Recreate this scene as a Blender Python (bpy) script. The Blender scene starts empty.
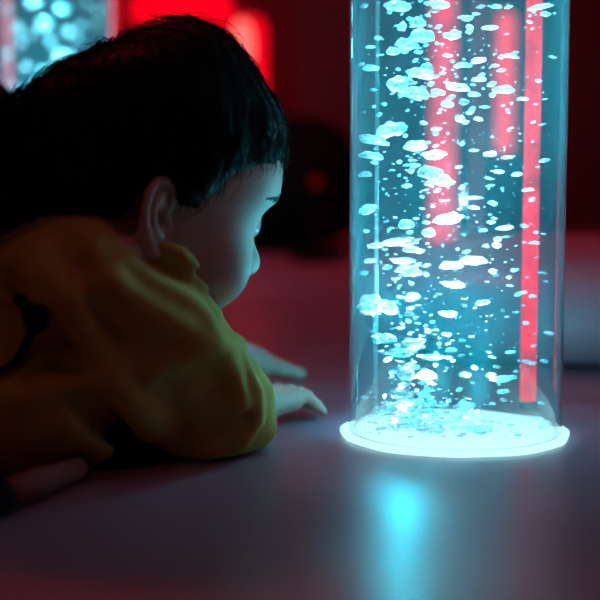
import bpy, bmesh, math, random
import numpy as np
from mathutils import Vector, Matrix, noise

random.seed(7)
rng = np.random.default_rng(7)
scene = bpy.context.scene
COL = scene.collection
F = 1594.0                      # focal length in pixels of the 600 px frame
CAM = np.array([0.0, -1.10, 0.222])
PITCH = math.radians(6.6)
FW = np.array([0, math.cos(PITCH), -math.sin(PITCH)])
UP = np.array([0, math.sin(PITCH), math.cos(PITCH)])
RT = np.array([1.0, 0, 0])


def ray(u, v):
    d = FW + RT * (u - 300) / F - UP * (v - 300) / F
    return d / np.linalg.norm(d)


def at(u, v, y):
    """world point seen at pixel (u, v) at world depth y"""
    d = ray(u, v)
    return CAM + d * ((y - CAM[1]) / d[1])


def onfloor(u, v, z=0.0):
    d = ray(u, v)
    return CAM + d * ((z - CAM[2]) / d[2])


# ------------------------------------------------------------------ objects
def link(name, me, mat=None, parent=None, smooth=True):
    o = bpy.data.objects.new(name, me)
    COL.objects.link(o)
    if mat is not None:
        for m in (mat if isinstance(mat, (list, tuple)) else [mat]):
            me.materials.append(m)
    if parent is not None:
        o.parent = parent
    if smooth:
        me.polygons.foreach_set('use_smooth', [True] * len(me.polygons))
    return o


def bmobj(name, bm, mat, parent=None, smooth=True):
    me = bpy.data.meshes.new(name)
    bm.to_mesh(me)
    bm.free()
    return link(name, me, mat, parent, smooth)


def npobj(name, v, f, mat, parent=None, smooth=True):
    me = bpy.data.meshes.new(name)
    me.from_pydata([tuple(map(float, p)) for p in v], [], [tuple(map(int, q)) for q in f])
    me.update()
    return link(name, me, mat, parent, smooth)


def tag(o, label, cat, group=None, kind=None):
    o['label'] = label
    o['category'] = cat
    if group:
        o['group'] = group
    if kind:
        o['kind'] = kind
    return o


def thing(name, label, cat, loc=(0, 0, 0), group=None):
    o = bpy.data.objects.new(name, None)
    COL.objects.link(o)
    o.location = loc
    o.empty_display_size = 0.05
    return tag(o, label, cat, group)


def lathe(bm, prof, n=64, c=(0, 0), close=True):
    """surface of revolution about z through c; prof = [(r, z), ...]"""
    rings = []
    for r, z in prof:
        if r < 1e-6:
            rings.append([bm.verts.new((c[0], c[1], z))])
        else:
            rings.append([bm.verts.new((c[0] + r * math.cos(2 * math.pi * i / n), c[1] + r * math.sin(2 * math.pi * i / n), z)) for i in range(n)])
    seq = list(zip(rings, rings[1:]))
    if close:
        seq.append((rings[-1], rings[0]))
    for a, b in seq:
        for i in range(n):
            j = (i + 1) % n
            if len(a) == 1 and len(b) == 1:
                continue
            if len(a) == 1:
                bm.faces.new((a[0], b[j], b[i]))
            elif len(b) == 1:
                bm.faces.new((a[i], a[j], b[0]))
            else:
                bm.faces.new((a[i], a[j], b[j], b[i]))
    return bm


# ---------------------------------------------------------------- materials
def mat(name, base=(0.5, 0.5, 0.5), rough=0.5, **kw):
    m = bpy.data.materials.new(name)
    m.use_nodes = True
    p = m.node_tree.nodes['Principled BSDF']
    p.inputs['Base Color'].default_value = (*base, 1)
    p.inputs['Roughness'].default_value = rough
    for k, v in kw.items():
        p.inputs[k].default_value = v
    return m


def nodes(m):
    return m.node_tree.nodes, m.node_tree.links, m.node_tree.nodes['Principled BSDF']


def noise_colour(m, c1, c2, scale, detail=4, obj=True, stretch=None):
    n, l, p = nodes(m)
    tc = n.new('ShaderNodeTexCoord')
    tx = n.new('ShaderNodeTexNoise')
    tx.inputs['Scale'].default_value = scale
    tx.inputs['Detail'].default_value = detail
    src = tc.outputs['Object']
    if stretch:
        mp = n.new('ShaderNodeMapping')
        mp.inputs['Scale'].default_value = stretch
        l.new(src, mp.inputs['Vector'])
        src = mp.outputs['Vector']
    l.new(src, tx.inputs['Vector'])
    r = n.new('ShaderNodeValToRGB')
    r.color_ramp.elements[0].color = (*c1, 1)
    r.color_ramp.elements[1].color = (*c2, 1)
    r.color_ramp.elements[0].position = 0.35
    r.color_ramp.elements[1].position = 0.65
    l.new(tx.outputs['Fac'], r.inputs['Fac'])
    l.new(r.outputs['Color'], p.inputs['Base Color'])
    return tx


def bump(m, scale, strength, dist=0.002, detail=3, stretch=None, kind='noise'):
    n, l, p = nodes(m)
    tc = n.new('ShaderNodeTexCoord')
    tx = n.new('ShaderNodeTexNoise')
    tx.inputs['Scale'].default_value = scale
    tx.inputs['Detail'].default_value = detail
    src = tc.outputs['Object']
    if stretch:
        mp = n.new('ShaderNodeMapping')
        mp.inputs['Scale'].default_value = stretch
        l.new(src, mp.inputs['Vector'])
        src = mp.outputs['Vector']
    l.new(src, tx.inputs['Vector'])
    b = n.new('ShaderNodeBump')
    b.inputs['Strength'].default_value = strength
    b.inputs['Distance'].default_value = dist
    l.new(tx.outputs['Fac'], b.inputs['Height'])
    l.new(b.outputs['Normal'], p.inputs['Normal'])
    return m


def emis(name, col, strength):
    m = bpy.data.materials.new(name)
    m.use_nodes = True
    n, l = m.node_tree.nodes, m.node_tree.links
    n.clear()
    e = n.new('ShaderNodeEmission')
    e.inputs['Color'].default_value = (*col, 1)
    e.inputs['Strength'].default_value = strength
    o = n.new('ShaderNodeOutputMaterial')
    l.new(e.outputs[0], o.inputs['Surface'])
    return m


def clear_shell(name, gloss=0.08, tint=(1, 1, 1), vol=None, aniso=0.0):
    """thin clear plastic: transparent with a fresnel gloss, optional cloudy volume"""
    m = bpy.data.materials.new(name)
    m.use_nodes = True
    n, l = m.node_tree.nodes, m.node_tree.links
    n.clear()
    t = n.new('ShaderNodeBsdfTransparent')
    t.inputs['Color'].default_value = (*tint, 1)
    g = n.new('ShaderNodeBsdfGlossy')
    g.inputs['Roughness'].default_value = gloss
    fr = n.new('ShaderNodeLayerWeight')
    pw = n.new('ShaderNodeMath')
    pw.operation = 'POWER'
    pw.inputs[1].default_value = 5.0
    l.new(fr.outputs['Facing'], pw.inputs[0])
    mx = n.new('ShaderNodeMixShader')
    l.new(pw.outputs[0], mx.inputs[0])
    l.new(t.outputs[0], mx.inputs[1])
    l.new(g.outputs[0], mx.inputs[2])
    o = n.new('ShaderNodeOutputMaterial')
    l.new(mx.outputs[0], o.inputs['Surface'])
    if vol:
        col, dens = vol
        v = n.new('ShaderNodeVolumeScatter')
        v.inputs['Color'].default_value = (*col, 1)
        v.inputs['Density'].default_value = dens
        v.inputs['Anisotropy'].default_value = aniso
        l.new(v.outputs[0], o.inputs['Volume'])
    return m


def water_mat(name, col, dens):
    m = bpy.data.materials.new(name)
    m.use_nodes = True
    n, l = m.node_tree.nodes, m.node_tree.links
    n.clear()
    t = n.new('ShaderNodeBsdfTransparent')
    v = n.new('ShaderNodeVolumeScatter')
    v.inputs['Color'].default_value = (*col, 1)
    v.inputs['Density'].default_value = dens
    v.inputs['Anisotropy'].default_value = 0.0
    o = n.new('ShaderNodeOutputMaterial')
    l.new(t.outputs[0], o.inputs['Surface'])
    ab = n.new('ShaderNodeVolumeAbsorption')
    ab.inputs['Color'].default_value = (0.15, 0.94, 1.0, 1)
    ab.inputs['Density'].default_value = 3.0
    ad = n.new('ShaderNodeAddShader')
    l.new(v.outputs[0], ad.inputs[0])
    l.new(ab.outputs[0], ad.inputs[1])
    l.new(ad.outputs[0], o.inputs['Volume'])
    return m


def bubble_mat(name):
    """an air bubble: bright rim of scattered light, clearer middle"""
    m = bpy.data.materials.new(name)
    m.use_nodes = True
    n, l = m.node_tree.nodes, m.node_tree.links
    n.clear()
    d = n.new('ShaderNodeBsdfDiffuse')
    d.inputs['Color'].default_value = (0.85, 0.97, 1, 1)
    tr = n.new('ShaderNodeBsdfTranslucent')
    tr.inputs['Color'].default_value = (0.85, 0.97, 1, 1)
    g = n.new('ShaderNodeBsdfGlossy')
    g.inputs['Roughness'].default_value = 0.18
    m1 = n.new('ShaderNodeMixShader')
    m1.inputs[0].default_value = 0.5
    l.new(d.outputs[0], m1.inputs[1])
    l.new(tr.outputs[0], m1.inputs[2])
    m2 = n.new('ShaderNodeMixShader')
    m2.inputs[0].default_value = 0.42
    l.new(m1.outputs[0], m2.inputs[1])
    l.new(g.outputs[0], m2.inputs[2])
    t = n.new('ShaderNodeBsdfTransparent')
    lw = n.new('ShaderNodeLayerWeight')
    lw.inputs['Blend'].default_value = 0.45
    tc = n.new('ShaderNodeTexCoord')
    tx = n.new('ShaderNodeTexNoise')
    tx.inputs['Scale'].default_value = 2.2
    tx.inputs['Detail'].default_value = 3
    l.new(tc.outputs['Object'], tx.inputs['Vector'])
    r = n.new('ShaderNodeMapRange')
    r.inputs[1].default_value = 0.40
    r.inputs[2].default_value = 0.62
    r.inputs[3].default_value = 0.10
    r.inputs[4].default_value = 1.0
    l.new(tx.outputs['Fac'], r.inputs[0])
    mx = n.new('ShaderNodeMath')
    mx.operation = 'MAXIMUM'
    l.new(lw.outputs['Facing'], mx.inputs[0])
    l.new(r.outputs[0], mx.inputs[1])
    m3 = n.new('ShaderNodeMixShader')
    l.new(mx.outputs[0], m3.inputs[0])
    l.new(t.outputs[0], m3.inputs[1])
    l.new(m2.outputs[0], m3.inputs[2])
    o = n.new('ShaderNodeOutputMaterial')
    l.new(m3.outputs[0], o.inputs['Surface'])
    return m


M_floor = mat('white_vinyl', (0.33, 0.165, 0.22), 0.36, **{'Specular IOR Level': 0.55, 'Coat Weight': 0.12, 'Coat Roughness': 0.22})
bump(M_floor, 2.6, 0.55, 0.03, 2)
M_wall = mat('dark_red_wall', (0.20, 0.03, 0.04), 0.7)
noise_colour(M_wall, (0.085, 0.010, 0.014), (0.12, 0.015, 0.02), 3)
M_dark = mat('dark_paint', (0.05, 0.02, 0.025), 0.8)
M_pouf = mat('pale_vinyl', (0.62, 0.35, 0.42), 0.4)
bump(M_pouf, 12, 0.15, 0.004)
M_black = mat('black_cloth', (0.005, 0.005, 0.005), 0.95, **{'Specular IOR Level': 0.08})
bump(M_black, 60, 0.3, 0.002)
M_skin = mat('skin', (0.62, 0.40, 0.33), 0.5, **{'Subsurface Weight': 0.12, 'Subsurface Scale': 0.006, 'Specular IOR Level': 0.35})
M_skin.node_tree.nodes['Principled BSDF'].inputs['Subsurface Radius'].default_value = (1, 0.35, 0.2)
noise_colour(M_skin, (0.58, 0.36, 0.29), (0.66, 0.43, 0.36), 35)
M_lip = mat('lip_skin', (0.5, 0.2, 0.19), 0.4)
M_eye = mat('eye', (0.45, 0.45, 0.45), 0.15)
M_iris = mat('dark_iris', (0.03, 0.02, 0.015), 0.05)
M_hair = mat('black_hair', (0.006, 0.005, 0.004), 0.55, **{'Specular IOR Level': 0.12})
M_shirt = mat('mustard_cotton', (0.48, 0.30, 0.05), 0.9, **{'Specular IOR Level': 0.15})
noise_colour(M_shirt, (0.46, 0.32, 0.07), (0.54, 0.38, 0.10), 60)
bump(M_shirt, 420, 0.25, 0.0008, 2)
M_trousers = mat('dark_trousers', (0.012, 0.013, 0.018), 0.9)
M_pink = mat('dull_pink_plastic', (0.30, 0.13, 0.12), 0.9)
M_blackplastic = mat('black_plastic', (0.01, 0.01, 0.01), 0.35)
M_acrylic = clear_shell('acrylic', 0.05, vol=((0.015, 0.80, 1.0), 6.0))
M_water = water_mat('cloudy_water', (0.0, 0.62, 0.78), 0.24)
M_bubble = bubble_mat('air_bubble')
M_rod = clear_shell('clear_rod', 0.1, vol=((0.5, 0.95, 1.0), 50.0))
M_led = emis('white_cyan_diffuser', (0.48, 0.95, 1.0), 1.35)
M_red = emis('red_lamp_streak_glow', (1.0, 0.0, 0.012), 1.15)
M_redhot = emis('pink_lamp_core', (1.0, 0.16, 0.14), 1.5)
M_reddim = emis('dim_red_glow', (1.0, 0.01, 0.05), 0.55)
M_redstreak = emis('red_streak_glow', (1.0, 0.03, 0.05), 1.7)
M_redmot = emis('mottled_red_glow', (1.0, 0.02, 0.05), 1.0)
_n, _l = M_redmot.node_tree.nodes, M_redmot.node_tree.links
_t = _n.new('ShaderNodeTexCoord')
_x = _n.new('ShaderNodeTexNoise')
_x.inputs['Scale'].default_value = 38
_x.inputs['Detail'].default_value = 4
_m = _n.new('ShaderNodeMapRange')
_m.inputs[1].default_value, _m.inputs[2].default_value, _m.inputs[3].default_value, _m.inputs[4].default_value = .3, .7, .5, 2.0
_l.new(_t.outputs['Object'], _x.inputs['Vector'])
_l.new(_x.outputs['Fac'], _m.inputs[0])
_l.new(_m.outputs[0], _n['Emission'].inputs['Strength'])
M_metal = mat('dark_metal', (0.03, 0.03, 0.03), 0.4, Metallic=0.8)


# ------------------------------------------------------- signed distance kit
def smin(a, b, k):
    h = np.clip(0.5 + 0.5 * (b - a) / k, 0, 1)
    return b * (1 - h) + a * h - k * h * (1 - h)


def smax(a, b, k):
    return -smin(-a, -b, k)


def ell(p, c, r):
    q = p - np.asarray(c, np.float32)
    r = np.asarray(r, np.float32)
    k0 = np.sqrt(((q / r) ** 2).sum(1))
    k1 = np.sqrt(((q / (r * r)) ** 2).sum(1))
    return k0 * (k0 - 1) / np.maximum(k1, 1e-6)


def sph(p, c, r):
    q = p - np.asarray(c, np.float32)
    return np.sqrt((q * q).sum(1)) - r


def cone(p, a, b, ra, rb):
    a = np.asarray(a, np.float32)
    b = np.asarray(b, np.float32)
    ab = b - a
    t = np.clip(((p - a) @ ab) / max(float(ab @ ab), 1e-9), 0, 1)
    q = p - a - t[:, None] * ab
    return np.sqrt((q * q).sum(1)) - (ra + (rb - ra) * t)


def chain(p, pts, rad, k=None):
    d = None
    for i in range(len(pts) - 1):
        e = cone(p, pts[i], pts[i + 1], rad[i], rad[i + 1])
        d = e if d is None else (np.minimum(d, e) if k is None else smin(d, e, k))
    return d


def grouped(p, c, R, fn):
    """evaluate fn only for points within R of c"""
    out = np.full(len(p), 1.0, np.float32)
    dist = np.sqrt(((p - np.asarray(c, np.float32)) ** 2).sum(1))
    m = dist < R
    out = np.maximum(dist - R * 0.8, 0.02).astype(np.float32)
    if m.any():
        out[m] = fn(p[m])
    return out


def surface(f, lo, hi, h, B=12):
    """surface nets over the zero level of f"""
    lo = np.asarray(lo, np.float32)
    n = np.ceil((np.asarray(hi) - lo) / h / B).astype(int)
    N = n * B + 1
    G = np.full(tuple(N), 9.0, np.float32)
    ci = np.stack(np.meshgrid(*[np.arange(k) for k in n], indexing='ij'), -1).reshape(-1, 3)
    cc = (lo + (ci + 0.5) * B * h).astype(np.float32)
    fc = f(cc)
    G[:-1, :-1, :-1].reshape(n[0], B, n[1], B, n[2], B)[...] = np.where(fc < 0, -9, 9).reshape(n).astype(np.float32)[:, None, :, None, :, None]
    keep = ci[np.abs(fc) < B * h * 1.5]
    loc = np.stack(np.meshgrid(*[np.arange(B + 1)] * 3, indexing='ij'), -1).reshape(-1, 3)
    for s in range(0, len(keep), 300):
        kk = keep[s:s + 300]
        idx = (kk[:, None, :] * B + loc[None]).reshape(-1, 3)
        val = f((lo + idx * h).astype(np.float32))
        G[idx[:, 0], idx[:, 1], idx[:, 2]] = val
    S = G < 0
    a = S[:-1, :-1, :-1]
    allin = a.copy()
    anyin = a.copy()
    for dx, dy, dz in [(1, 0, 0), (0, 1, 0), (0, 0, 1), (1, 1, 0), (1, 0, 1), (0, 1, 1), (1, 1, 1)]:
        b = S[dx:dx + N[0] - 1, dy:dy + N[1] - 1, dz:dz + N[2] - 1]
        allin &= b
        anyin |= b
    C = np.argwhere(anyin & ~allin)
    vid = np.full(tuple(N - 1), -1, np.int32)
    vid[C[:, 0], C[:, 1], C[:, 2]] = np.arange(len(C))
    corners = np.array([(i, j, k) for i in (0, 1) for j in (0, 1) for k in (0, 1)])
    acc = np.zeros((len(C), 3))
    cnt = np.zeros(len(C))
    for i in range(8):
        for j in range(i + 1, 8):
            if np.abs(corners[i] - corners[j]).sum() != 1:
                continue
            A = C + corners[i]
            Bc = C + corners[j]
            ga = G[A[:, 0], A[:, 1], A[:, 2]]
            gb = G[Bc[:, 0], Bc[:, 1], Bc[:, 2]]
            m = (ga < 0) != (gb < 0)
            t = ga[m] / (ga[m] - gb[m])
            acc[m] += corners[i] + t[:, None] * (corners[j] - corners[i])
            cnt[m] += 1
    V = lo + (C + acc / np.maximum(cnt, 1)[:, None]) * h
    faces = []
    for ax in range(3):
        sl0 = [slice(1, N[0] - 1), slice(1, N[1] - 1), slice(1, N[2] - 1)]
        sl1 = list(sl0)
        sl0[ax] = slice(0, N[ax] - 1)
        sl1[ax] = slice(1, N[ax])
        s0 = S[tuple(sl0)]
        s1 = S[tuple(sl1)]
        E = np.argwhere(s0 != s1)
        off = np.array([1, 1, 1])
        off[ax] = 0
        E0 = E + off
        inside0 = s0[E[:, 0], E[:, 1], E[:, 2]]
        u, w = (ax + 1) % 3, (ax + 2) % 3
        q = []
        for du, dw in ((0, 0), (-1, 0), (-1, -1), (0, -1)):
            o = np.zeros(3, int)
            o[u] = du
            o[w] = dw
            K = E0 + o
            q.append(vid[K[:, 0], K[:, 1], K[:, 2]])
        Q = np.stack(q, 1)
        Q[~inside0] = Q[~inside0][:, ::-1]
        faces.append(Q[(Q >= 0).all(1)])
    return V, np.concatenate(faces)


def npmesh(name, V, Fq, mats, parent=None, idx=None):
    me = bpy.data.meshes.new(name)
    me.vertices.add(len(V))
    me.vertices.foreach_set('co', np.asarray(V, np.float32).ravel())
    me.loops.add(len(Fq) * 4)
    me.loops.foreach_set('vertex_index', np.asarray(Fq, np.int32).ravel())
    me.polygons.add(len(Fq))
    me.polygons.foreach_set('loop_start', np.arange(len(Fq), dtype=np.int32) * 4)
    o = link(name, me, mats, parent, False)
    me.update(calc_edges=True)
    me.polygons.foreach_set('use_smooth', np.ones(len(Fq), bool))
    if idx is not None:
        me.polygons.foreach_set('material_index', np.asarray(idx, np.int32))
    me.validate()
    return o


def wob(p, s, amp, seed=0.0):
    """cheap smooth pseudo-noise"""
    x, y, z = p[:, 0] * s + seed, p[:, 1] * s + seed * 1.7, p[:, 2] * s - seed
    return amp * (np.sin(x + 1.3 * np.sin(y * 0.7 + z)) * np.cos(y * 1.1 - 0.8 * np.sin(z + x * 0.6)) + 0.5 * np.sin(2.1 * z + 1.7 * np.sin(1.3 * x + y)))


# ================================================================== SETTING
def plane(name, pts, m, kind='structure'):
    bm = bmesh.new()
    bm.faces.new([bm.verts.new(p) for p in pts])
    o = bmobj(name, bm, m, None, False)
    o['kind'] = kind
    return o


X0, X1, Y0, Y1, Z1 = -2.4, 2.4, -2.0, 1.95, 2.5
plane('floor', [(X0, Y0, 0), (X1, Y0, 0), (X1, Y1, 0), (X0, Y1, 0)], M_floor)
plane('wall_back', [(X0, Y1, 0), (X1, Y1, 0), (X1, Y1, Z1), (X0, Y1, Z1)], M_wall)
plane('wall_left', [(X0, Y0, 0), (X0, Y1, 0), (X0, Y1, Z1), (X0, Y0, Z1)], M_dark)
plane('wall_right', [(X1, Y1, 0), (X1, Y0, 0), (X1, Y0, Z1), (X1, Y1, Z1)], M_dark)
plane('wall_front', [(X1, Y0, 0), (X0, Y0, 0), (X0, Y0, Z1), (X1, Y0, Z1)], M_dark)
plane('ceiling', [(X0, Y1, Z1), (X1, Y1, Z1), (X1, Y0, Z1), (X0, Y0, Z1)], M_dark)

# ============================================================= BUBBLE TUBES
TX, TY = float(at(454.5, 435, 0.0)[0]), 0.0
RO, RI, TH = 0.0745, 0.0700, 1.15


def bubble_mesh(seed, lumps):
    bm = bmesh.new()
    bmesh.ops.create_icosphere(bm, subdivisions=3, radius=1.0)
    for v in bm.verts:
        d = v.co.normalized()
        a = noise.noise(d * 1.3 + Vector((seed * 3.1, 0, 0)))
        b = noise.noise(d * 3.0 + Vector((0, seed * 5.7, 0)))
        v.co = d * (1 + lumps * (0.55 * a + 0.40 * b + 0.22 * noise.noise(d * 6.5 + Vector((seed, 2, seed)))))
        if v.co.z < 0:
            v.co.z *= 0.75
    me = bpy.data.meshes.new('bubble')
    bm.to_mesh(me)
    bm.free()
    me.polygons.foreach_set('use_smooth', [True] * len(me.polygons))
    me.materials.append(M_bubble)
    return me


BUB = [bubble_mesh(i, 0.25 + 0.12 * i) for i in range(7)]


def tube(label, x, y, with_rod):
    t = thing('bubble_tube', label, 'bubble tube', (x, y, 0))
    bm = lathe(bmesh.new(), [(RO, 0.004), (RO, TH), (RI, TH), (RI, 0.004)], 128)
    bmobj('acrylic_cylinder', bm, M_acrylic, t)
    bm = lathe(bmesh.new(), [(0, 0.006), (RI - 0.0006, 0.006), (RI - 0.0006, TH - 0.08), (0, TH - 0.08)], 96, close=False)
    bmobj('water', bm, M_water, t)
    # lit diffuser plate the tube stands on; its rim is a little uneven like the padding round it
    bm = bmesh.new()
    n = 160
    ring = []
    for r, z in ((RO + 0.0055, 0.0005), (RO + 0.0055, 0.0022), (RO + 0.0040, 0.0032)):
        ring.append([bm.verts.new(((r + 0.0009 * math.sin(5 * a) + 0.0006 * math.sin(11 * a + 1)) * math.cos(a), (r + 0.0009 * math.sin(5 * a) + 0.0006 * math.sin(11 * a + 1)) * math.sin(a), z)) for a in [2 * math.pi * i / n for i in range(n)]])
    for a, b in zip(ring, ring[1:]):
        for i in range(n):
            bm.faces.new((a[i], a[(i + 1) % n], b[(i + 1) % n], b[i]))
    bm.faces.new(ring[-1])
    bmobj('light_base', bm, M_led, t, False)
    bm = lathe(bmesh.new(), [(0, TH), (RO + 0.006, TH), (RO + 0.006, TH + 0.03), (RO - 0.01, TH + 0.04), (0, TH + 0.04)], 64, close=False)
    bmobj('top_cap', bm, M_blackplastic, t)
    if with_rod:
        hx = float(at(378, 100, 0.0)[0]) - x
        bm = lathe(bmesh.new(), [(0, 0.006), (0.0016, 0.006), (0.0016, TH - 0.1), (0, TH - 0.1)], 16, (hx, 0.012), close=False)
        bmobj('edge_line_rod', bm, M_rod, t)  # thin clear rod added for the bright line refracted at the tube's edge
    return t


def add_bubble(t, u, v, w, h, i, yy):
    """w, h in pixels of the frame at the tube's distance"""
    s = (1.1 + t.location.y) / F
    P = at(u, v, t.location.y + yy)
    x, y = P[0] - t.location.x, yy
    r = math.hypot(x, y)
    lim = RI - w * s * 0.5 - 0.001
    if r > lim > 0:
        k = max(lim, 0.0) / r
        y *= k if abs(x) > lim else 1
        y = math.copysign(min(abs(y), math.sqrt(max(lim * lim - x * x, 0))), y)
        x = max(-lim, min(lim, x))
    o = bpy.data.objects.new('bubble', BUB[i % len(BUB)])
    COL.objects.link(o)
    o.parent = t
    z = max(P[2], 0.004 + h * s * 0.5)
    o.location = (x, y, z)
    o.rotation_euler = (random.uniform(-.15, .15), random.uniform(-.2, .2), random.uniform(0, 6.28))
    o.scale = (w * s * .5, w * s * .5 * random.uniform(.6, 1), h * s * .5)
    return o


tubeA = tube('tall clear cyan-lit tube of rising bubbles the boy is watching', TX, TY, True)
top = [(150,15,60,25),(245,12,40,22),(370,15,30,10),(470,15,60,12),(160,60,30,20),(195,50,40,25),(205,80,50,35),(170,100,50,25),(140,115,40,20),(90,105,30,8),(270,80,50,20),(310,60,20,12),(355,62,40,12),(330,135,35,15),(300,145,30,12),(400,125,30,10),(75,147,55,8),(205,165,60,25),(150,190,50,40),(190,210,50,30),(285,195,50,20),(330,177,35,12),(385,200,50,20),(320,210,25,12),(240,205,40,15),(260,232,35,15),(215,150,30,20),(290,265,30,18),(330,265,20,10),(430,220,25,8),(135,290,60,40),(90,315,70,20),(70,345,60,20),(190,325,70,25),(230,345,50,20),(60,387,35,15),(220,385,50,35),(245,400,60,25),(355,343,35,14),(395,350,30,10),(375,382,25,10),(415,388,25,12),(320,440,40,8),(440,422,25,8),(75,475,45,25),(265,487,60,28),(170,500,35,25),(220,518,35,22),(390,507,40,12),(340,512,20,10),(150,540,60,20),(105,550,40,15),(180,555,40,18),(90,580,40,12),(160,580,50,15),(320,580,60,20),(270,590,50,20),(455,540,25,8),(320,462,25,8)]
low = [(175,70,50,25),(275,100,50,18),(70,135,60,50),(120,150,60,35),(75,172,60,12),(185,125,35,18),(258,165,35,12),(175,165,30,12),(125,225,60,16),(180,235,80,30),(155,255,60,16),(270,245,30,12),(225,262,45,14),(170,300,60,35),(215,302,55,20),(300,300,35,14),(370,282,20,9),(360,260,20,8),(400,250,25,8),(380,310,45,14),(385,337,30,12),(300,370,60,12),(210,345,40,15),(160,345,50,30),(175,370,60,30),(130,375,40,25),(215,385,40,20),(340,140,30,14),(450,125,20,8),(500,205,25,10),(475,75,20,8),(435,185,18,8),(330,430,60,12),(480,428,40,12),(230,420,50,25),(175,405,70,25)]
bl = [(330 + x * .45, y * .45, w * .45, h * .45) for x, y, w, h in top] + [(330 + x * .45, 240 + y * .45, w * .45, h * .45) for x, y, w, h in low]
for i, (u, v, w, h) in enumerate(bl):
    yy = random.uniform(-.055, .03)
    add_bubble(tubeA, u, v, w * 1.02, max(h * .95, 3.6), 3 + i % 4 if w > 20 else i % 4, yy)


def small_bubbles(t, n, seed, plume):
    r = random.Random(seed)
    vs, fs = [], []
    bm = bmesh.new()
    bmesh.ops.create_icosphere(bm, subdivisions=1, radius=1.0)
    bv = [tuple(v.co) for v in bm.verts]
    bf = [[v.index for v in f.verts] for f in bm.faces]
    bm.free()
    for i in range(n):
        a, rr = r.uniform(0, 6.283), (RI - .003) * math.sqrt(r.random())
        x, y, z = rr * math.cos(a), rr * math.sin(a), r.uniform(.006, .70)
        s = r.choice((.0004, .0005, .0006, .0008, .0005, .0007, .0010, .0012, .0015, .0020, .0028))
        if i < n * plume:                     # thicker in the plume that rises left of the middle
            z = r.uniform(.006, .60) if r.random() < .55 else r.expovariate(1 / .016) + .006
            x = r.gauss(-.028, .014 + .9 * max(0, .03 - z))
            y = r.gauss(-.01, .02)
            s = r.choice((.0006, .0010, .0016, .0023))
            if math.hypot(x, y) > RI - .004 or z > .5:
                continue
        fl = r.uniform(.35, .8)
        b = len(vs)
        wx, tl = s * r.uniform(.9, 1.7), r.uniform(-.3, .3)
        vs += [(x + wx * p[0], y + s * p[1], z + s * fl * p[2] + tl * s * p[0]) for p in bv]
        fs += [[b + k for k in f] for f in bf]
    o = npobj('small_bubbles', vs, fs, M_bubble, t)
    o['kind'] = 'stuff'
    return o


small_bubbles(tubeA, 2500, 3, 0.32)


def lamp(name, kind, loc, energy, col, **kw):
    l = bpy.data.lights.new(name, kind)
    l.energy = energy
    l.color = col
    for k, v in kw.items():
        setattr(l, k, v)
    o = bpy.data.objects.new(name, l)
    COL.objects.link(o)
    o.location = loc
    return o


CY = (.80, 0.92, 1.0)
CY2 = (0.03, 0.74, 1.0)


def tube_lamps(t, up, down, mid, mcol=CY2):
    """LED ring in the foot shining up, plus added fill lights: one down from the cap, a few between"""
    x, y, _ = t.location
    for k in range(6):
        a = k * math.pi / 3 + .3
        lamp('foot_led', 'SPOT', (x - .012 + .032 * math.cos(a), y + .032 * math.sin(a), .010), up, CY, shadow_soft_size=.006, spot_size=math.radians(42), spot_blend=.8).rotation_euler = (math.pi, 0, 0)
    lamp('cap_fill', 'SPOT', (x, y, TH - .09), down, CY, shadow_soft_size=.03, spot_size=math.radians(7.4), spot_blend=.3)  # added spot that lights the bubbles from above
    for dx, dy, z, k in ((-.034, .035, .085, 3.0), (-.032, .02, .15, .8), (-.03, .005, .26, .9)):
        lamp('tube_fill', 'POINT', (x + dx, y + dy, z), mid * k, mcol, shadow_soft_size=.012)  # added points that carry the tube's glow to the room


tube_lamps(tubeA, 12, 620, 0.26)

# second tube, further back on the left, above and behind the boy's head
TBY = 1.0
tubeB = tube('blurred second cyan bubble tube behind the boy near the back wall', float(at(57, 60, TBY)[0]), TBY, False)
far = [(0, 5, 10, 10), (10, 12, 14, 12), (33, 3, 26, 12), (62, 10, 26, 14), (18, 28, 20, 20), (44, 25, 26, 22), (30, 35, 14, 12), (68, 32, 20, 14), (20, 43, 16, 12), (50, 42, 20, 14), (78, 40, 12, 14), (10, 55, 14, 12), (60, 55, 24, 14), (26, 67, 20, 13), (70, 56, 14, 12), (14, 87, 13, 12), (98, 12, 12, 10), (87, 5, 12, 10), (80, 25, 12, 10), (42, 70, 10, 8), (36, 85, 14, 9), (48, 78, 10, 8), (95, 25, 10, 8), (104, 5, 8, 8), (57, 95, 20, 12), (80, 90, 14, 10), (30, 105, 14, 10), (60, 120, 18, 10)]
for i, (u, v, w, h) in enumerate(far):
    add_bubble(tubeB, u, v, w * .52, h * .52, i, random.uniform(-.05, .03))
tube_lamps(tubeB, 7.0, 380, 0.25, (.15, .85, 1))

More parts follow.
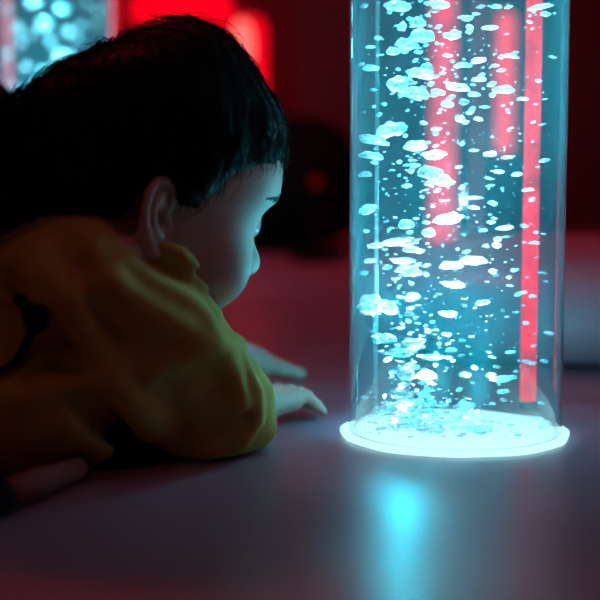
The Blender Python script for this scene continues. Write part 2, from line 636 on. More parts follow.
# =================================================================== LIGHTS
# glowing columns added in place of red light refracted in the tubes
def streak_column(name, label, u, v_top, y, width_px, m, v_bot=None, cat='lamp', base=True, group=None):
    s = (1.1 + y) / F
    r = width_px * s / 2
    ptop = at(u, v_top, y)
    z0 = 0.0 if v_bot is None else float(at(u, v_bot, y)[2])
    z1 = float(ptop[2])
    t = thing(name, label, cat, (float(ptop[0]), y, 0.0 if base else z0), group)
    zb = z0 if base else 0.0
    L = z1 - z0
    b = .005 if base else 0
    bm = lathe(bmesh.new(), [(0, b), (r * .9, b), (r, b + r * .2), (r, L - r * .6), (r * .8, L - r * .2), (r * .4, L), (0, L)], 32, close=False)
    bmobj('streak_glow', bm, m, t)
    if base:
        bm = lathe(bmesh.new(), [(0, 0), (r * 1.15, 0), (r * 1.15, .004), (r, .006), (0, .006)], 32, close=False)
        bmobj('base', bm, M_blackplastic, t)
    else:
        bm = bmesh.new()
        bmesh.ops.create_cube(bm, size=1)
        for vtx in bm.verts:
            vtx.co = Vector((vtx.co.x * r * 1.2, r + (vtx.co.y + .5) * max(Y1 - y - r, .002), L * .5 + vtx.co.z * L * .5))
        bmobj('streak_bracket', bm, M_metal, t, False)
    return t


streak_column('wide_red_streak', 'wide red glow standing in for a refracted streak seen through the bubble tube left of its middle', 445, -60, 1.27, 24, M_redmot)  # added glow where the tube would refract red light into a streak
streak_column('short_red_streak', 'short upright red glow standing in for a refracted streak seen through the upper bubble tube', 506, 12, 1.90, 15, M_redstreak, 152, base=False)
streak_column('slim_red_streak', 'slim red glow close behind the bubble tube, standing in for a refracted streak', 537, -150, 0.100, 16, M_redmot)
streak_column('slim_red_streak', 'slim red glow standing in for the refracted line just right of the blurred second tube', 112, -120, 1.30, 8, M_red)  # added for the red lines refracted at the second tube's edges
streak_column('slim_red_streak', 'slim red glow standing in for the refracted line at the left edge of the blurred second tube', 3, -120, 1.30, 8, M_red)
streak_column('thin_red_streak', 'hair-thin red glow standing in for a refracted line seen through the bubble tube middle', 480, -120, 1.8, 3, M_reddim)
# the fat red lamp with the pale core, and the wide one above the boy's head
s4 = (1.1 + 1.80) / F
pl = at(246, 60, 1.80)
t = thing('red_lantern', 'upright red lantern with pale pink core glowing past the boy\'s hair', 'lamp', (float(pl[0]), 1.80, 0))
zt, zb = float(at(246, 14, 1.80)[2]), float(at(246, 118, 1.80)[2])
r = 20 * s4
bm = lathe(bmesh.new(), [(0, zb), (r * .95, zb), (r, zb + .03), (r, zt - .03), (r * .8, zt - .008), (0, zt)], 32, close=False)
bmobj('glowing_shade', bm, M_red, t)
bm = bmesh.new()
bmesh.ops.create_uvsphere(bm, u_segments=24, v_segments=14, radius=1)
for v in bm.verts:
    v.co = Vector((v.co.x * 11 * s4 - 3 * s4, v.co.y * .012 - r * .93, v.co.z * 26 * s4 + float(at(243, 47, 1.80)[2])))
bmobj('hot_core', bm, M_redhot, t)
bm = lathe(bmesh.new(), [(0, 0), (r * 1.3, 0), (r * 1.3, .02), (.02, .04), (.02, zb - .03), (r, zb - .02), (r, zb), (0, zb)], 32, close=False)
bmobj('stand', bm, M_blackplastic, t)

pl = at(182, 8, 1.90)
s5 = 3.0 / F
t = thing('red_light_bar', 'wide red light bar on the back wall above the boy\'s head', 'lamp', (float(pl[0]), 1.90, float(pl[2])))
bm = bmesh.new()
bmesh.ops.create_cube(bm, size=1)
bmesh.ops.bevel(bm, geom=bm.edges[:], offset=.25, segments=4, affect='EDGES', profile=.5)
for v in bm.verts:
    v.co = Vector((v.co.x * 98 * s5, v.co.y * .05, v.co.z * 32 * s5))
bmobj('glowing_cover', bm, M_red, t)
bm = bmesh.new()
bmesh.ops.create_uvsphere(bm, u_segments=20, v_segments=12, radius=1)
for v in bm.verts:
    v.co = Vector((v.co.x * 11 * s5 - 40 * s5, v.co.y * .02 - .022, v.co.z * 10 * s5 - 6 * s5))
bmobj('bulb', bm, M_red, t)
bm = bmesh.new()
bmesh.ops.create_cube(bm, size=1)
for v in bm.verts:
    v.co = Vector((v.co.x * 60 * s5, .037 + v.co.y * .024, v.co.z * 18 * s5))
bmobj('back_plate', bm, M_metal, t, False)

pl = at(209, 50, 1.93)
t = thing('dim_red_panel', 'dim dark red light panel between the light bar and the lantern', 'lamp', (float(pl[0]), 1.93, float(pl[2])))
bm = bmesh.new()
bmesh.ops.create_cube(bm, size=1)
for v in bm.verts:
    v.co = Vector((v.co.x * 30 * s5, v.co.y * .03, v.co.z * 44 * s5))
bmobj('panel', bm, emis('faint_red', (1, .0, .02), .05), t, False)
for a in (-1, 1):
    bm = bmesh.new()
    bmesh.ops.create_cube(bm, size=1, matrix=Matrix.Translation((a * 16.6 * s5, 0, 0)) @ Matrix.Diagonal((3 * s5, .036, 45 * s5, 1)))
    bmobj('frame', bm, M_metal, t, False)

# red pin lamp in the dark between boy and tube
pl = at(316, 182, 1.34)
t = thing('pin_light', 'tiny dim red lamp in the dark between boy and bubble tube', 'lamp', (float(pl[0]), 1.34, 0))
bm = bmesh.new()
bmesh.ops.create_uvsphere(bm, u_segments=20, v_segments=12, radius=.010)
for v in bm.verts:
    v.co.z += float(pl[2])
bmobj('bulb', bm, emis('faint_red_bulb', (1, .0, .01), .07), t)
bm = lathe(bmesh.new(), [(0, 0), (.04, 0), (.04, .010), (.004, .016), (.004, float(pl[2]) - .008), (0, float(pl[2]) - .008)], 24, close=False)
bmobj('stand', bm, M_black, t)

# unseen fill lamps added out of frame to tint floor, pouf and shirt
lamp('red_floor_fill', 'AREA', (-.3, 1.2, 1.5), 7, (1, .03, .08), shape='DISK', size=.4)
o = lamp('dim_overhead_fill', 'AREA', (.1, -.5, 2.2), 1.55, (1.0, .26, .29), shape='DISK', size=.8)
o.rotation_euler = (math.radians(-12), 0, 0)
o = lamp('red_side_fill', 'AREA', (-.9, -1.3, .8), .36, (1.0, .42, .36), shape='DISK', size=.5)
o.rotation_euler = Vector((-.75, -1.3, .7)).to_track_quat('Z', 'Y').to_euler()
o = lamp('red_side_fill', 'AREA', (1.05, -.25, 1.0), .55, (1.0, .20, .34), shape='DISK', size=.4)  # added to redden the floor and pouf at right
o.rotation_euler = Vector((.55, -.15, 1.0)).to_track_quat('Z', 'Y').to_euler()

# ============================================================== BACKGROUND
# round padded pouf behind the tube
pc = onfloor(592, 337)
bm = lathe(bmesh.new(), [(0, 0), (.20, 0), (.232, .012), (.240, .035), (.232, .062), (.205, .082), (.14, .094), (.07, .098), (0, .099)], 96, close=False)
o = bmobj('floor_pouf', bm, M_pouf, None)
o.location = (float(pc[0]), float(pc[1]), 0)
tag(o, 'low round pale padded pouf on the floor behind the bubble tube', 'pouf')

# black bean bag by the back wall
def bag_f(p):
    d = ell(p, (0, 0, .10), (.105, .12, .10))
    d = smin(d, ell(p, (.03, .02, .12), (.07, .08, .10)), .06)
    d = smin(d, ell(p, (-.05, .01, .06), (.06, .08, .06)), .05)
    d = d + wob(p, 28, .005)
    return smax(d, .002 - p[:, 2], .02)


V, Q = surface(bag_f, (-.3, -.25, -.02), (.3, .25, .36), .008)
o = npmesh('bean_bag', V, Q, M_black)
pb = at(296, 240, 1.55)
o.location = (float(pb[0]), 1.55, 0)
tag(o, 'black slumped bean bag in the dark between the boy and the bubble tube', 'bean bag')

# ====================================================================== BOY
boy = None
HEAD_C = at(142, 183, -0.055)
YAW, HP, ROLL = math.radians(30), math.radians(18), math.radians(0)
Rz = np.array([[math.cos(YAW), -math.sin(YAW), 0], [math.sin(YAW), math.cos(YAW), 0], [0, 0, 1]])
Ry = np.array([[math.cos(HP), 0, math.sin(HP)], [0, 1, 0], [-math.sin(HP), 0, math.cos(HP)]])
Rx = np.array([[1, 0, 0], [0, math.cos(ROLL), -math.sin(ROLL)], [0, math.sin(ROLL), math.cos(ROLL)]])
RH = Rz @ Ry @ Rx
HS = 0.885


def to_head(p):
    return (((p - HEAD_C) @ RH) / HS).astype(np.float32)


def from_head(q):
    return (np.asarray(q) * HS) @ RH.T + HEAD_C


def ear_f(q, side):
    """q in head coordinates; side -1 = right ear"""
    e0 = np.array([-.014, side * .069, -.026])
    ang, flare = math.radians(-14), math.radians(24)
    u = np.array([math.sin(ang), 0, math.cos(ang)])
    v = np.array([math.cos(ang), 0, -math.sin(ang)])
    n = np.array([0, side, 0.0])
    v2 = v * math.cos(flare) - n * math.sin(flare)
    n2 = n * math.cos(flare) + v * math.sin(flare)
    M = np.stack([v2, u, n2], 1)
    e = (q - e0) @ M * 1000.0 / 0.92         # millimetres in the ear's frame
    d = ell(e, (-4, 3, 2), (15, 25, 3.2))
    d = smin(d, ell(e, (1, -21, 3), (8, 9, 4)), 3)
    hel = [(8, 1, 2), (13, 12, 4), (11, 22, 6), (3, 28, 6.5), (-7, 28, 6.5), (-15, 20, 6.5), (-18.5, 7, 6), (-17, -6, 5), (-11, -17, 4.5), (-5, -25, 3.5), (2, -28, 3)]
    d = smin(d, chain(e, hel, [2.6, 3, 3.2, 3.2, 3.2, 3.2, 3.1, 3, 3, 3.2, 3.2]), 2)
    d = smin(d, chain(e, [(4, 18, 4), (-5, 15, 5.5), (-10, 4, 6.5), (-8, -8, 6.5), (-2, -15, 6)], [2.2, 2.6, 3, 3, 3]), 2)
    d = smax(d, -ell(e, (2, -2, 8), (8, 11, 8)), 2.5)
    d = smin(d, ell(e, (10.5, -5, 4), (3.4, 5, 4)), 2)
    return (d * .92 / 1000.0).astype(np.float32)


def head_f(p):
    q = to_head(p)
    d = ell(q, (-.002, 0, .032), (.080, .0745, .083))
    d = smin(d, ell(q, (-.045, 0, -.008), (.060, .062, .058)), .03)
    d = smax(d, q @ np.array([-.72, 0, .69], np.float32) - .089, .03)
    d = smin(d, ell(q, (.056, 0, .026), (.047, .060, .046)), .03)
    d = smin(d, ell(q, (.036, 0, -.030), (.050, .060, .060)), .03)
    for s in (-1, 1):
        d = smin(d, sph(q, (.051, s * .036, -.046), .0325), .02)
        d = smin(d, ell(q, (.005, s * .038, -.050), (.045, .024, .034)), .02)
    d = smin(d, ell(q, (.056, 0, -.092), (.026, .032, .021)), .024)
    d = smin(d, cone(q, (.086, -.030, .014), (.086, .030, .014), .008, .008), .012)
    for s in (-1, 1):
        d = smax(d, -sph(q, (.101, s * .031, -.008), .019), .012)
        d = smin(d, sph(q, (.0765, s * .030, -.008), .0120), .003)
        lid = smax(ell(q, (.0765, s * .030, -.008), (.0135, .0145, .0135)), -(q[:, 2] - .000), .002)
        d = smin(d, lid, .003)
    nose = smin(cone(q, (.086, 0, .002), (.101, 0, -.028), .006, .008), sph(q, (.1040, 0, -.034), .0088), .008)
    for s in (-1, 1):
        nose = smin(nose, sph(q, (.098, s * .0100, -.037), .0068), .005)
    d = smin(d, nose, .009)
    for s in (-1, 1):
        d = smax(d, -ell(q, (.1025, s * .0052, -.0440), (.0038, .0028, .0045)), .002)
    d = smin(d, ell(q, (.085, 0, -.0545), (.010, .017, .0055)), .006)
    d = smin(d, ell(q, (.082, 0, -.0640), (.010, .015, .0060)), .006)
    d = smax(d, -ell(q, (.095, 0, -.0592), (.009, .018, .0012)), .002)
    for s in (-1, 1):
        d = smin(d, ear_f(q, s), .004)
    return d * HS


SH_R = at(72, 282, -0.125)
EL_R = at(215, 410, -0.058)
WR_R = at(244, 399, 0.028)
WR_R[2] = .0135
SH_L = np.array([-.14, .08, .10])
EL_L = np.array([-.108, .185, .035])
WR_L = onfloor(248, 378)
WR_L[2] = .0125
CH = np.array([-.165, -.020, .070])
HIP = np.array([-.48, -.10, .072])
NECK = from_head((-.030, 0, -.055))


def hand(p, w, fdir, side, sc=1.0, spread=.16, curl=.25):
    """palm down on the floor; w wrist, fdir direction of the fingers in the floor plane, side +1 puts the thumb to the left of fdir"""
    f = np.array([fdir[0], fdir[1], 0.0])
    f /= np.linalg.norm(f)
    l = np.array([-f[1], f[0], 0.0]) * side
    z = np.array([0, 0, 1.0])

    def P(a, b, c):
        return w + (f * a + l * b + z * c) * sc
    d = cone(p, P(-.01, 0, .0), P(.018, 0, .001), .0165 * sc, .017 * sc)
    palm = None
    for b0, b1, r0 in ((-.018, -.019, .0095), (-.007, -.0075, .0105), (.005, .0050, .0105), (.013, .017, .010)):
        c = cone(p, P(.012, b0 * .7, .001), P(.047, b1, .003), .011 * sc, r0 * sc)
        palm = c if palm is None else smin(palm, c, .006)
    d = smin(d, palm, .010)
    for b, L, sp, r in ((-.020, .034, -1.6, .0058), (-.0075, .043, -.5, .0064), (.0055, .047, .35, .0066), (.0180, .041, 1.2, .0064)):
        a = spread * sp
        ca, sa = math.cos(a), math.sin(a)
        k0 = (.047, b, .004)
        k1 = (.047 + L * .45 * ca, b + L * .45 * sa, .004 + curl * .013)
        k2 = (.047 + L * .76 * ca, b + L * .76 * sa, -.003)
        k3 = (.047 + L * 1.0 * ca, b + L * 1.0 * sa, -.0105)
        d = smin(d, chain(p, [P(*k0), P(*k1), P(*k2), P(*k3)], [r * 1.12 * sc, r * sc, r * .92 * sc, r * .78 * sc], .003), .0045)
    d = smin(d, chain(p, [P(.010, .014, -.001), P(.028, .030, -.004), P(.045, .039, -.009), P(.058, .042, -.012)], [.010 * sc, .0085 * sc, .0070 * sc, .0056 * sc], .004), .006)
    return d


DIR_R = np.array([.62, .60])
DIR_L = np.array([.85, .45])


def arms_f(p):
    d = chain(p, [SH_R, EL_R], [.034, .026])
    d = smin(d, cone(p, EL_R, WR_R, .026, .0175), .012)
    d = smin(d, hand(p, WR_R, DIR_R, 1, .74), .010)
    e = chain(p, [SH_L, EL_L], [.034, .027])
    e = smin(e, cone(p, EL_L, WR_L, .027, .0175), .012)
    e = smin(e, hand(p, WR_L, DIR_L, -1, .74, .10), .010)
    return np.minimum(d, e)


def body_f(p):
    d = grouped(p, HEAD_C, .21, head_f)
    d = smin(d, cone(p, NECK, CH + np.array([.03, 0, .03]), .042, .048), .025)
    t = ell(p, CH, (.085, .10, .065))
    t = smin(t, cone(p, CH, HIP, .062, .065), .05)
    t = smin(t, cone(p, SH_R, SH_L, .035, .035), .04)
    for s in (-1, 1):
        hp = HIP + np.array([0, s * .05, -.01])
        kn = hp + np.array([-.25, s * .02, -.02])
        ft = kn + np.array([-.24, s * .02, -.01])
        t = smin(t, chain(p, [hp, kn, ft, ft + np.array([-.06, 0, -.012])], [.058, .042, .026, .02]), .03)
    d = smin(d, t, .03)
    d = smin(d, grouped(p, (SH_R + WR_R) / 2, .30, arms_f), .008)
    return d


V, Q = surface(body_f, (-1.14, -.29, -.02), (.08, .33, .34), .0019)
qc = to_head(V[Q].mean(1))
mi = np.zeros(len(Q), int)
for s in (-1, 1):
    dist = np.sqrt(((qc - np.array([.0765, s * .030, -.008])) ** 2).sum(1))
    eye = (dist < .0128) & (qc[:, 2] < .0005) & (qc[:, 2] > -.016) & (qc[:, 0] > .0775)
    mi[eye] = 1
    mi[eye & (np.sqrt((qc[:, 1] - s * .030 - .001) ** 2 + (qc[:, 2] + .007) ** 2) < .0085)] = 2
lip = (np.abs(qc[:, 1]) < .018) & (qc[:, 2] < -.0500) & (qc[:, 2] > -.0695) & (qc[:, 0] > .0865)
mi[lip] = 3
ay = np.abs(qc[:, 1])
brow = (ay > .014) & (ay < .056) & (np.abs(qc[:, 2] - .0135 - .004 * np.sin((ay - .014) / .036 * 3.0) + wob(qc, 500, .0008)) < .0036 * np.clip((.058 - ay) / .018, 0, 1)) & (qc[:, 0] > .03)
mi[brow] = 4
boy = npmesh('person', V, Q, [M_skin, M_eye, M_iris, M_lip, M_hair], None, mi)
tag(boy, 'dark-haired toddler in a mustard shirt lying propped on one elbow, gazing at the tube', 'person')


# ---- hair: a close cap with modelled locks plus loose strands
def hairline(q):
    """> 0 where hair grows (head coordinates)"""
    x, y, z = q[:, 0], np.abs(q[:, 1]), q[:, 2]
    front = .044 - .35 * (y / .07) ** 2 * .05 + wob(q, 160, .0035)          # hair edge height over the forehead
    zf = np.interp(x, [-.12, -.063, -.043, -.028, -.012, .002, .016, .030, .05, .075, .12], [-.075, -.070, -.052, -.012, .004, -.014, -.010, .014, .030, .040, .043])
    return z - zf + wob(q, 210, .0022)


def hair_f(p):
    q = to_head(p)
    d = ell(q, (-.002, 0, .033), (.0815, .0760, .0855))
    d = smax(d, q @ np.array([-.72, 0, .69], np.float32) - .0905, .03)
    d = smin(d, ell(q, (.053, 0, .029), (.048, .061, .048)), .03)
    d = smin(d, ell(q, (-.046, 0, -.012), (.065, .064, .060)), .03)
    d = smin(d, ell(q, (.01, 0, -.005), (.055, .0705, .04)), .02)
    hl = hairline(q)
    th = .0060 * np.clip(hl / .028, 0.0, 1) + .0030 * np.clip((hl - .03) / .03, 0, 1)
    # locks: grooves running from the crown
    ang = np.arctan2(q[:, 1], q[:, 0] + .035)
    locks = .0008 * np.sin(ang * 30 + 2.5 * np.sin(q[:, 2] * 25)) + .0005 * np.sin(ang * 71 + 2 * np.sin(q[:, 2] * 40 + 1))
    d = d - th - locks * np.clip(hl / .02, 0, 1) - wob(q, 55, .0016)
    d = smax(d, -hl * .75, .004)
    for s in (-1, 1):       # leave the ears free
        d = smax(d, -ell(q, (-.014, s * .082, -.026), (.021, .022, .029)), .004)
    return d


V, Q = surface(lambda p: grouped(p, HEAD_C, .22, hair_f), HEAD_C - .155, HEAD_C + .165, .0021)
hairV, hairQ = V, Q


def strands(root_uv, n, seed, rad=.00026):
    """loose strands lying along the cap from crown outwards, as thin three-sided tubes"""
    r = np.random.default_rng(seed)
    vs, fs = [], []
    crown = np.array([-.055, 0, .105])
    P0 = to_head(hairV)
    hv = hairline(P0)
    outer = np.where((hv > .0) & (np.linalg.norm(P0 - np.array([-.01, 0, .03]), axis=1) > .07))[0]
    for k in range(n):
        a = P0[r.choice(outer)]
        d = a - crown
        d = d / (np.linalg.norm(d) + 1e-6) + r.normal(0, .25, 3)
        L = r.uniform(.018, .045)
        lift = r.uniform(.0005, .0035) if r.random() < .9 else r.uniform(.004, .009)
        pts = []
        c = np.array([-.012, 0, .025])
        for j in range(7):
            t = j / 6
            x = a + d * L * (t - .3)
            rad_dir = (x - c)
            nn = rad_dir / np.linalg.norm(rad_dir)
            ra = np.linalg.norm(a - c)
            # stay near the cap's radius while moving along it
            x = c + nn * (ra * (1 - .15 * (t - .3) * 0) + lift * math.sin(math.pi * min(1, t * 1.1)) + .0003)
            pts.append(from_head(x))
        pts = np.array(pts)
        b = len(vs)
        for j, x in enumerate(pts):
            tg = pts[min(j + 1, 6)] - pts[max(j - 1, 0)]
            tg /= np.linalg.norm(tg) + 1e-9
            s1 = np.cross(tg, [0.3, .2, .93])
            s1 /= np.linalg.norm(s1) + 1e-9
            s2 = np.cross(tg, s1)
            w = rad * (1 - (j / 6) ** 2 * .85)
            for m in range(3):
                aa = 2.094 * m
                vs.append(x + w * (s1 * math.cos(aa) + s2 * math.sin(aa)))
        for j in range(6):
            for m in range(3):
                fs.append((b + 3 * j + m, b + 3 * j + (m + 1) % 3, b + 3 * j + 3 + (m + 1) % 3, b + 3 * j + 3 + m))
    return np.array(vs), np.array(fs)


sv, sf = strands(None, 5000, 5)
# a wispy tuft that lifts off the crown
V = np.concatenate([hairV, sv])
Q = np.concatenate([hairQ, sf + len(hairV)])
npmesh('hair', V, Q, M_hair, boy)

# ---- shirt
COLLAR = [at(8, 244, .00), at(40, 230, -.04), at(85, 219, -.08), at(120, 230, -.105), at(150, 247, -.118), at(180, 254, -.115), at(196, 272, -.100), at(204, 300, -.092), at(213, 330, -.075)]
HEMN = (WR_R - EL_R) / np.linalg.norm(WR_R - EL_R)
HEMC = EL_R + HEMN * .030


def shirt_base(p):
    d = ell(p, CH + np.array([-.005, 0, .0]), (.10, .115, .078))
    d = smin(d, cone(p, CH, HIP, .078, .080), .05)
    d = smin(d, ell(p, at(62, 296, -.065), (.066, .062, .040)), .04)
    d = smin(d, ell(p, at(18, 405, -.115), (.075, .055, .040)), .04)
    d = smin(d, ell(p, at(143, 305, -.090), (.041, .040, .037)), .03)
    d = smin(d, ell(p, at(174, 300, -.075), (.020, .033, .035)), .02)
    sl = chain(p, [SH_R, EL_R + np.array([0, 0, .004])], [.043, .0375])
    sl = smin(sl, cone(p, EL_R + np.array([0, 0, .004]), EL_R + HEMN * .06, .0375, .034), .012)
    d = smin(d, sl, .022)
    sl = chain(p, [SH_L, EL_L], [.050, .040])
    sl = smin(sl, cone(p, EL_L, EL_L + (WR_L - EL_L) * .35, .038, .032), .012)
    d = smin(d, sl, .03)
    return d


GROOVES = []


def trace(f, u, v, t0=.75, t1=1.5):
    d = ray(u, v)
    t = t0
    for _ in range(90):
        e = float(f((CAM + d * t)[None].astype(np.float32))[0])
        t += e * .7
        if abs(e) < 3e-4 or t > t1:
            break
    return CAM + d * t, t < t1


RIDGES = []
for poly, r, k in (
        ([(28, 262), (62, 300), (92, 350), (125, 395), (168, 438), (205, 450)], .007, .016),
        ([(8, 262), (26, 275), (40, 300)], .005, .010),
        ([(110, 282), (140, 305), (170, 324), (200, 334)], .006, .016),
        ([(128, 262), (152, 282), (185, 300), (206, 318)], .004, .012),
        ([(200, 345), (218, 352), (236, 346)], .007, .010),
        ([(212, 345), (232, 372), (240, 402)], .006, .012),
        ([(150, 372), (185, 352), (206, 342)], .005, .012),
        ([(240, 362), (256, 392), (256, 420), (242, 440)], .0045, .008),
        ([(15, 400), (60, 385), (100, 382)], .006, .012),
        ([(0, 292), (20, 305), (36, 316)], .004, .008)):
    pts = []
    for u, v in poly:
        P, ok = trace(shirt_base, u, v)
        if ok:
            pts.append(P)
    if len(pts) > 1:
        RIDGES.append((pts, r, k))


for poly, r, k in (
        ([(14, 282), (46, 322), (74, 368), (104, 415), (135, 446)], .013, .012),
        ([(128, 292), (160, 322), (195, 346)], .006, .010),
        ([(226, 362), (247, 392), (249, 424)], .004, .006),
        ([(60, 250), (100, 285), (125, 330)], .005, .014)):
    pts = []
    for u, v in poly:
        P, ok = trace(shirt_base, u, v)
        if ok:
            pts.append(P - ray(u, v) * .003)
    if len(pts) > 1:
        GROOVES.append((pts, r, k))


def shirt_f(p):
    d = shirt_base(p)
    for pts, r, k in GROOVES:
        d = smax(d, -chain(p, pts, [r] * len(pts)), k)
    d = d + wob(p, 42, .0022, 1.0) + wob(p, 95, .0010, 4.0)
    for pts, r, k in RIDGES:
        d = smin(d, chain(p, pts, [r] * len(pts)), k)
    # collar band round the neck
    col = chain(p, COLLAR, [.006] * 5 + [.0065, .007, .007, .006])
    col = col + .0012 * np.sin(p[:, 2] * 520 + p[:, 0] * 300)
    d = smin(d, col, .007)
    # head and neck are left free
    hq = grouped(p, HEAD_C, .21, lambda x: ell(to_head(x), (.035, 0, -.03), (.068, .074, .078)))
    d = smax(d, -(hq - .0015), .006)
    # right sleeve: hem and open mouth
    near = np.sqrt(((p - HEMC) ** 2).sum(1)) < .085
    pl_ = (p - HEMC) @ HEMN.astype(np.float32)
    cut = smax(pl_, -cone(p, EL_R, WR_R, .012, .012) + 9, .001) if False else pl_
    d2 = smax(d, cut - .0, .003)
    hem = np.abs(pl_ + .004) - .004
    inner = smax(cone(p, EL_R - HEMN * .0, WR_R, .034, .030), -(pl_ + .020), .004)
    d2 = smax(d2, -inner, .003)
    right = (p[:, 0] > EL_R[0] - .06) & near
    d = np.where(right, d2, d)
    # left sleeve hem
    nl = (WR_L - EL_L) / np.linalg.norm(WR_L - EL_L)
    pl2 = (p - (EL_L + nl * .03)) @ nl.astype(np.float32)
    nearl = np.sqrt(((p - (EL_L + nl * .03)) ** 2).sum(1)) < .06
    d = np.where(nearl, smax(d, pl2, .004), d)
    # lower edge of the shirt at the hips, and the floor
    d = smax(d, HIP[0] - .03 - p[:, 0], .006)
    d = smax(d, .0012 - p[:, 2], .004)
    return d


V, Q = surface(shirt_f, (-.60, -.30, -.01), (.06, .30, .24), .0021)
shirt = npmesh('shirt', V, Q, M_shirt, boy)


def trousers_f(p):
    t = None
    for s in (-1, 1):
        hp = HIP + np.array([.02, s * .045, -.008])
        kn = HIP + np.array([-.25, s * .07, -.022])
        ft = kn + np.array([-.20, s * .02, -.010])
        c = chain(p, [hp, kn, ft], [.066, .050, .040])
        t = c if t is None else smin(t, c, .02)
    t = t + wob(p, 40, .003, 2.0)
    return smax(t, .0012 - p[:, 2], .004)


V, Q = surface(trousers_f, (-1.1, -.35, -.01), (-.36, .12, .2), .005)
npmesh('trousers', V, Q, M_trousers, boy)

# black bow of cord on the shirt's back
def curve_tube(pts, rad, n=10, sub=8):
    bm = bmesh.new()
    P = [Vector(p) for p in pts]
    out = []
    for i in range(len(P) - 1):
        p0, p1, p2, p3 = P[max(i - 1, 0)], P[i], P[i + 1], P[min(i + 2, len(P) - 1)]
        for j in range(sub):
            t = j / sub
            out.append(.5 * ((2 * p1) + (-p0 + p2) * t + (2 * p0 - 5 * p1 + 4 * p2 - p3) * t * t + (-p0 + 3 * p1 - 3 * p2 + p3) * t ** 3))
    out.append(P[-1])
    rings = []
    for i, p in enumerate(out):
        tg = (out[min(i + 1, len(out) - 1)] - out[max(i - 1, 0)]).normalized()
        s1 = tg.cross(Vector((.2, .9, .3))).normalized()
        s2 = tg.cross(s1)
        r = rad(i / (len(out) - 1)) if callable(rad) else rad
        rings.append([bm.verts.new(p + (s1 * math.cos(6.2832 * k / n) + s2 * math.sin(6.2832 * k / n)) * r) for k in range(n)])
    for a, b in zip(rings, rings[1:]):
        for k in range(n):
            bm.faces.new((a[k], a[(k + 1) % n], b[(k + 1) % n], b[k]))
    bm.faces.new(rings[0][::-1])
    bm.faces.new(rings[-1])
    return bm


def on_shirt(u, v, lift=.002):
    P, ok = trace(shirt_base, u, v)
    return P - ray(u, v) * (lift + .002)


knot = curve_tube([on_shirt(30, 310, .003), on_shirt(36, 318, .006), on_shirt(35, 326, .003)], lambda t: .006 + .002 * math.sin(t * 3.14))
bow = bmobj('cord_bow', knot, M_black, boy)
bmobj('loop', curve_tube([on_shirt(34, 316, .004), on_shirt(22, 305, .005), on_shirt(17, 300, .005), on_shirt(22, 299, .006), on_shirt(33, 313, .005)], .0026), M_black, bow)
bmobj('loop', curve_tube([on_shirt(36, 316, .004), on_shirt(40, 308, .006), on_shirt(44, 312, .006), on_shirt(43, 322, .005), on_shirt(37, 322, .005)], .0026), M_black, bow)
bmobj('tail', curve_tube([on_shirt(34, 324, .004), on_shirt(28, 340, .003), on_shirt(18, 358, .003), on_shirt(6, 368, .003), on_shirt(-15, 376, .003)], lambda t: .0032 - .0014 * t), M_black, bow)

# =========================================== second child at the left edge
HC2 = at(-64, 200, .34)


def kid2_f(p):
    q = (p - HC2).astype(np.float32)
    d = ell(q, (0, 0, .02), (.085, .09, .095))
    d = smin(d, ell(q, (.015, -.01, -.04), (.066, .066, .06)), .03)
    d = smin(d, sph(q, (.076, -.02, -.03), .011), .012)
    d = smin(d, ell(q, (.055, -.01, -.075), (.03, .035, .02)), .02)
    for s in (-1, 1):
        d = smax(d, -sph(q, (.088, -.01 + s * .032, -.004), .014), .01)
        d = smin(d, ell(q, (-.01, s * .082 - .005, -.03), (.015, .008, .026)), .008)
    d = smin(d, cone(q, (-.015, 0, -.06), (-.06, 0, -.14), .042, .05), .02)
    d = smin(d, ell(q, (-.13, .0, -.16), (.13, .12, .07)), .04)
    return smax(d, .002 - p[:, 2], .004)


def kid2_hair(p):
    q = (p - HC2).astype(np.float32)
    d = ell(q, (-.004, 0, .026), (.094, .099, .102)) + wob(q, 60, .003) + .0015 * np.sin(np.arctan2(q[:, 1], q[:, 0]) * 40 + q[:, 2] * 60)
    hl = q[:, 2] - np.interp(q[:, 0], [-.1, 0, .04, .06, .1], [-.06, -.045, -.03, .0, .012]) + wob(q, 150, .003)
    return smax(d, -hl, .004)


def kid2_top(p):
    q = (p - HC2).astype(np.float32)
    d = ell(q, (-.13, .0, -.15), (.15, .135, .08)) + wob(q, 40, .004)
    d = smin(d, cone(q, (-.10, -.08, -.15), (-.02, -.085, -.19), .05, .04), .03)
    d = smin(d, cone(q, (-.10, .08, -.15), (.0, .13, -.19), .05, .04), .03)
    d = smax(d, -cone(q, (-.015, 0, -.06), (-.06, 0, -.14), .044, .046), .006)
    return smax(d, .002 - p[:, 2], .004)


V, Q = surface(kid2_f, HC2 + np.array([-.3, -.22, -.25]), HC2 + np.array([.14, .22, .16]), .0035)
kid2 = npmesh('person', V, Q, M_skin)
tag(kid2, 'second dark-haired child mostly cut off at the frame edge behind the boy', 'person')
V, Q = surface(kid2_hair, HC2 - .15, HC2 + .16, .0035)
npmesh('hair', V, Q, M_hair, kid2)
V, Q = surface(kid2_top, HC2 + np.array([-.32, -.24, -.25]), HC2 + np.array([.16, .26, .0]), .004)
npmesh('dark_top', V, Q, M_black, kid2)

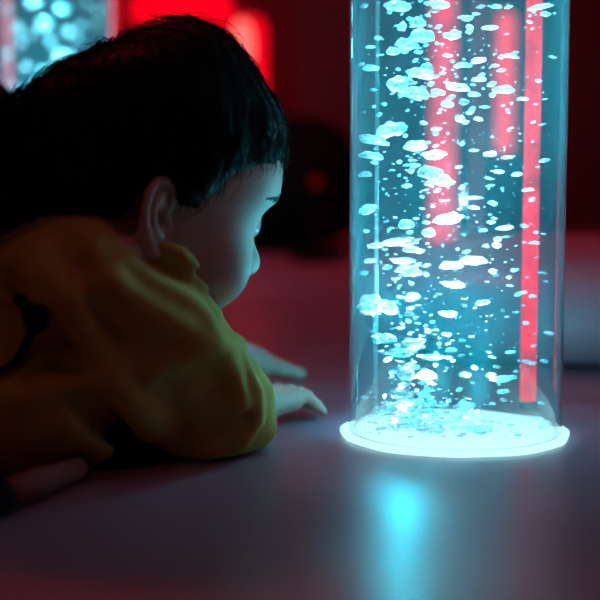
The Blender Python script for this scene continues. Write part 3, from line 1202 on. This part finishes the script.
# ================================= things on the floor at the boy's near side
A, B = onfloor(-30, 508, .011), onfloor(84, 466, .009)
ax = (B - A) / np.linalg.norm(B - A)
L = float(np.linalg.norm(B - A))
t = thing('toy_wand', 'dull pink stick with a black end lying at the boy\'s near side', 'toy', (float(A[0]), float(A[1]), float(A[2])))
t.rotation_euler = Vector(ax.tolist()).to_track_quat('Z', 'Y').to_euler()
bmobj('grip', lathe(bmesh.new(), [(0, 0), (.009, 0), (.0108, .004), (.0108, .030), (.0095, .032), (0, .032)], 32, close=False), M_black, t)
bmobj('shaft', lathe(bmesh.new(), [(0, .032), (.0090, .032), (.0090, L * .62), (.0072, L * .70), (.0066, L * .95), (0, L * .95)], 32, close=False), M_pink, t)
bmobj('ring', lathe(bmesh.new(), [(.0060, L * .95), (.0078, L * .95), (.0080, L * .96), (.0078, L * .99), (0, L)], 32, close=False), M_blackplastic, t)


def shade_lump_f(p):  # black lump added to darken the shaded hollow under the arm
    d = ell(p, at(135, 450, -.085) * np.array([1, 1, 0]) + np.array([0, 0, .012]), (.026, .024, .017))
    d = smin(d, ell(p, at(100, 458, -.09) * np.array([1, 1, 0]) + np.array([0, 0, .010]), (.040, .022, .014)), .02)
    d = d + wob(p, 75, .0035, 3)
    return smax(d, .001 - p[:, 2], .003)


V, Q = surface(shade_lump_f, (-.36, -.16, -.01), (-.02, -.02, .06), .003)
o = npmesh('shade_lump', V, Q, M_black)
tag(o, 'small rumpled black cloth on the floor in the gap under the boy\'s raised arm', 'shade lump')


# =================================================================== CAMERA
cd = bpy.data.cameras.new('camera')
cam = bpy.data.objects.new('camera', cd)
COL.objects.link(cam)
cam.location = CAM.tolist()
cam.rotation_euler = (math.pi / 2 - PITCH, 0, 0)
cd.sensor_width = 36
cd.lens = 36 * F / 600
cd.clip_start = .05
cd.dof.use_dof = True
cd.dof.focus_distance = 1.08
cd.dof.aperture_fstop = 4.2
scene.camera = cam

w = bpy.data.worlds.new('world')
scene.world = w
w.use_nodes = True
w.node_tree.nodes['Background'].inputs[0].default_value = (.02, .002, .004, 1)
w.node_tree.nodes['Background'].inputs[1].default_value = .2

scene.view_settings.view_transform = 'Standard'
scene.view_settings.look = 'None'
scene.view_settings.exposure = 0
scene.view_settings.gamma = 1
scene.cycles.transparent_max_bounces = 48
scene.cycles.max_bounces = 8
scene.cycles.volume_bounces = 1
scene.cycles.use_denoising = True
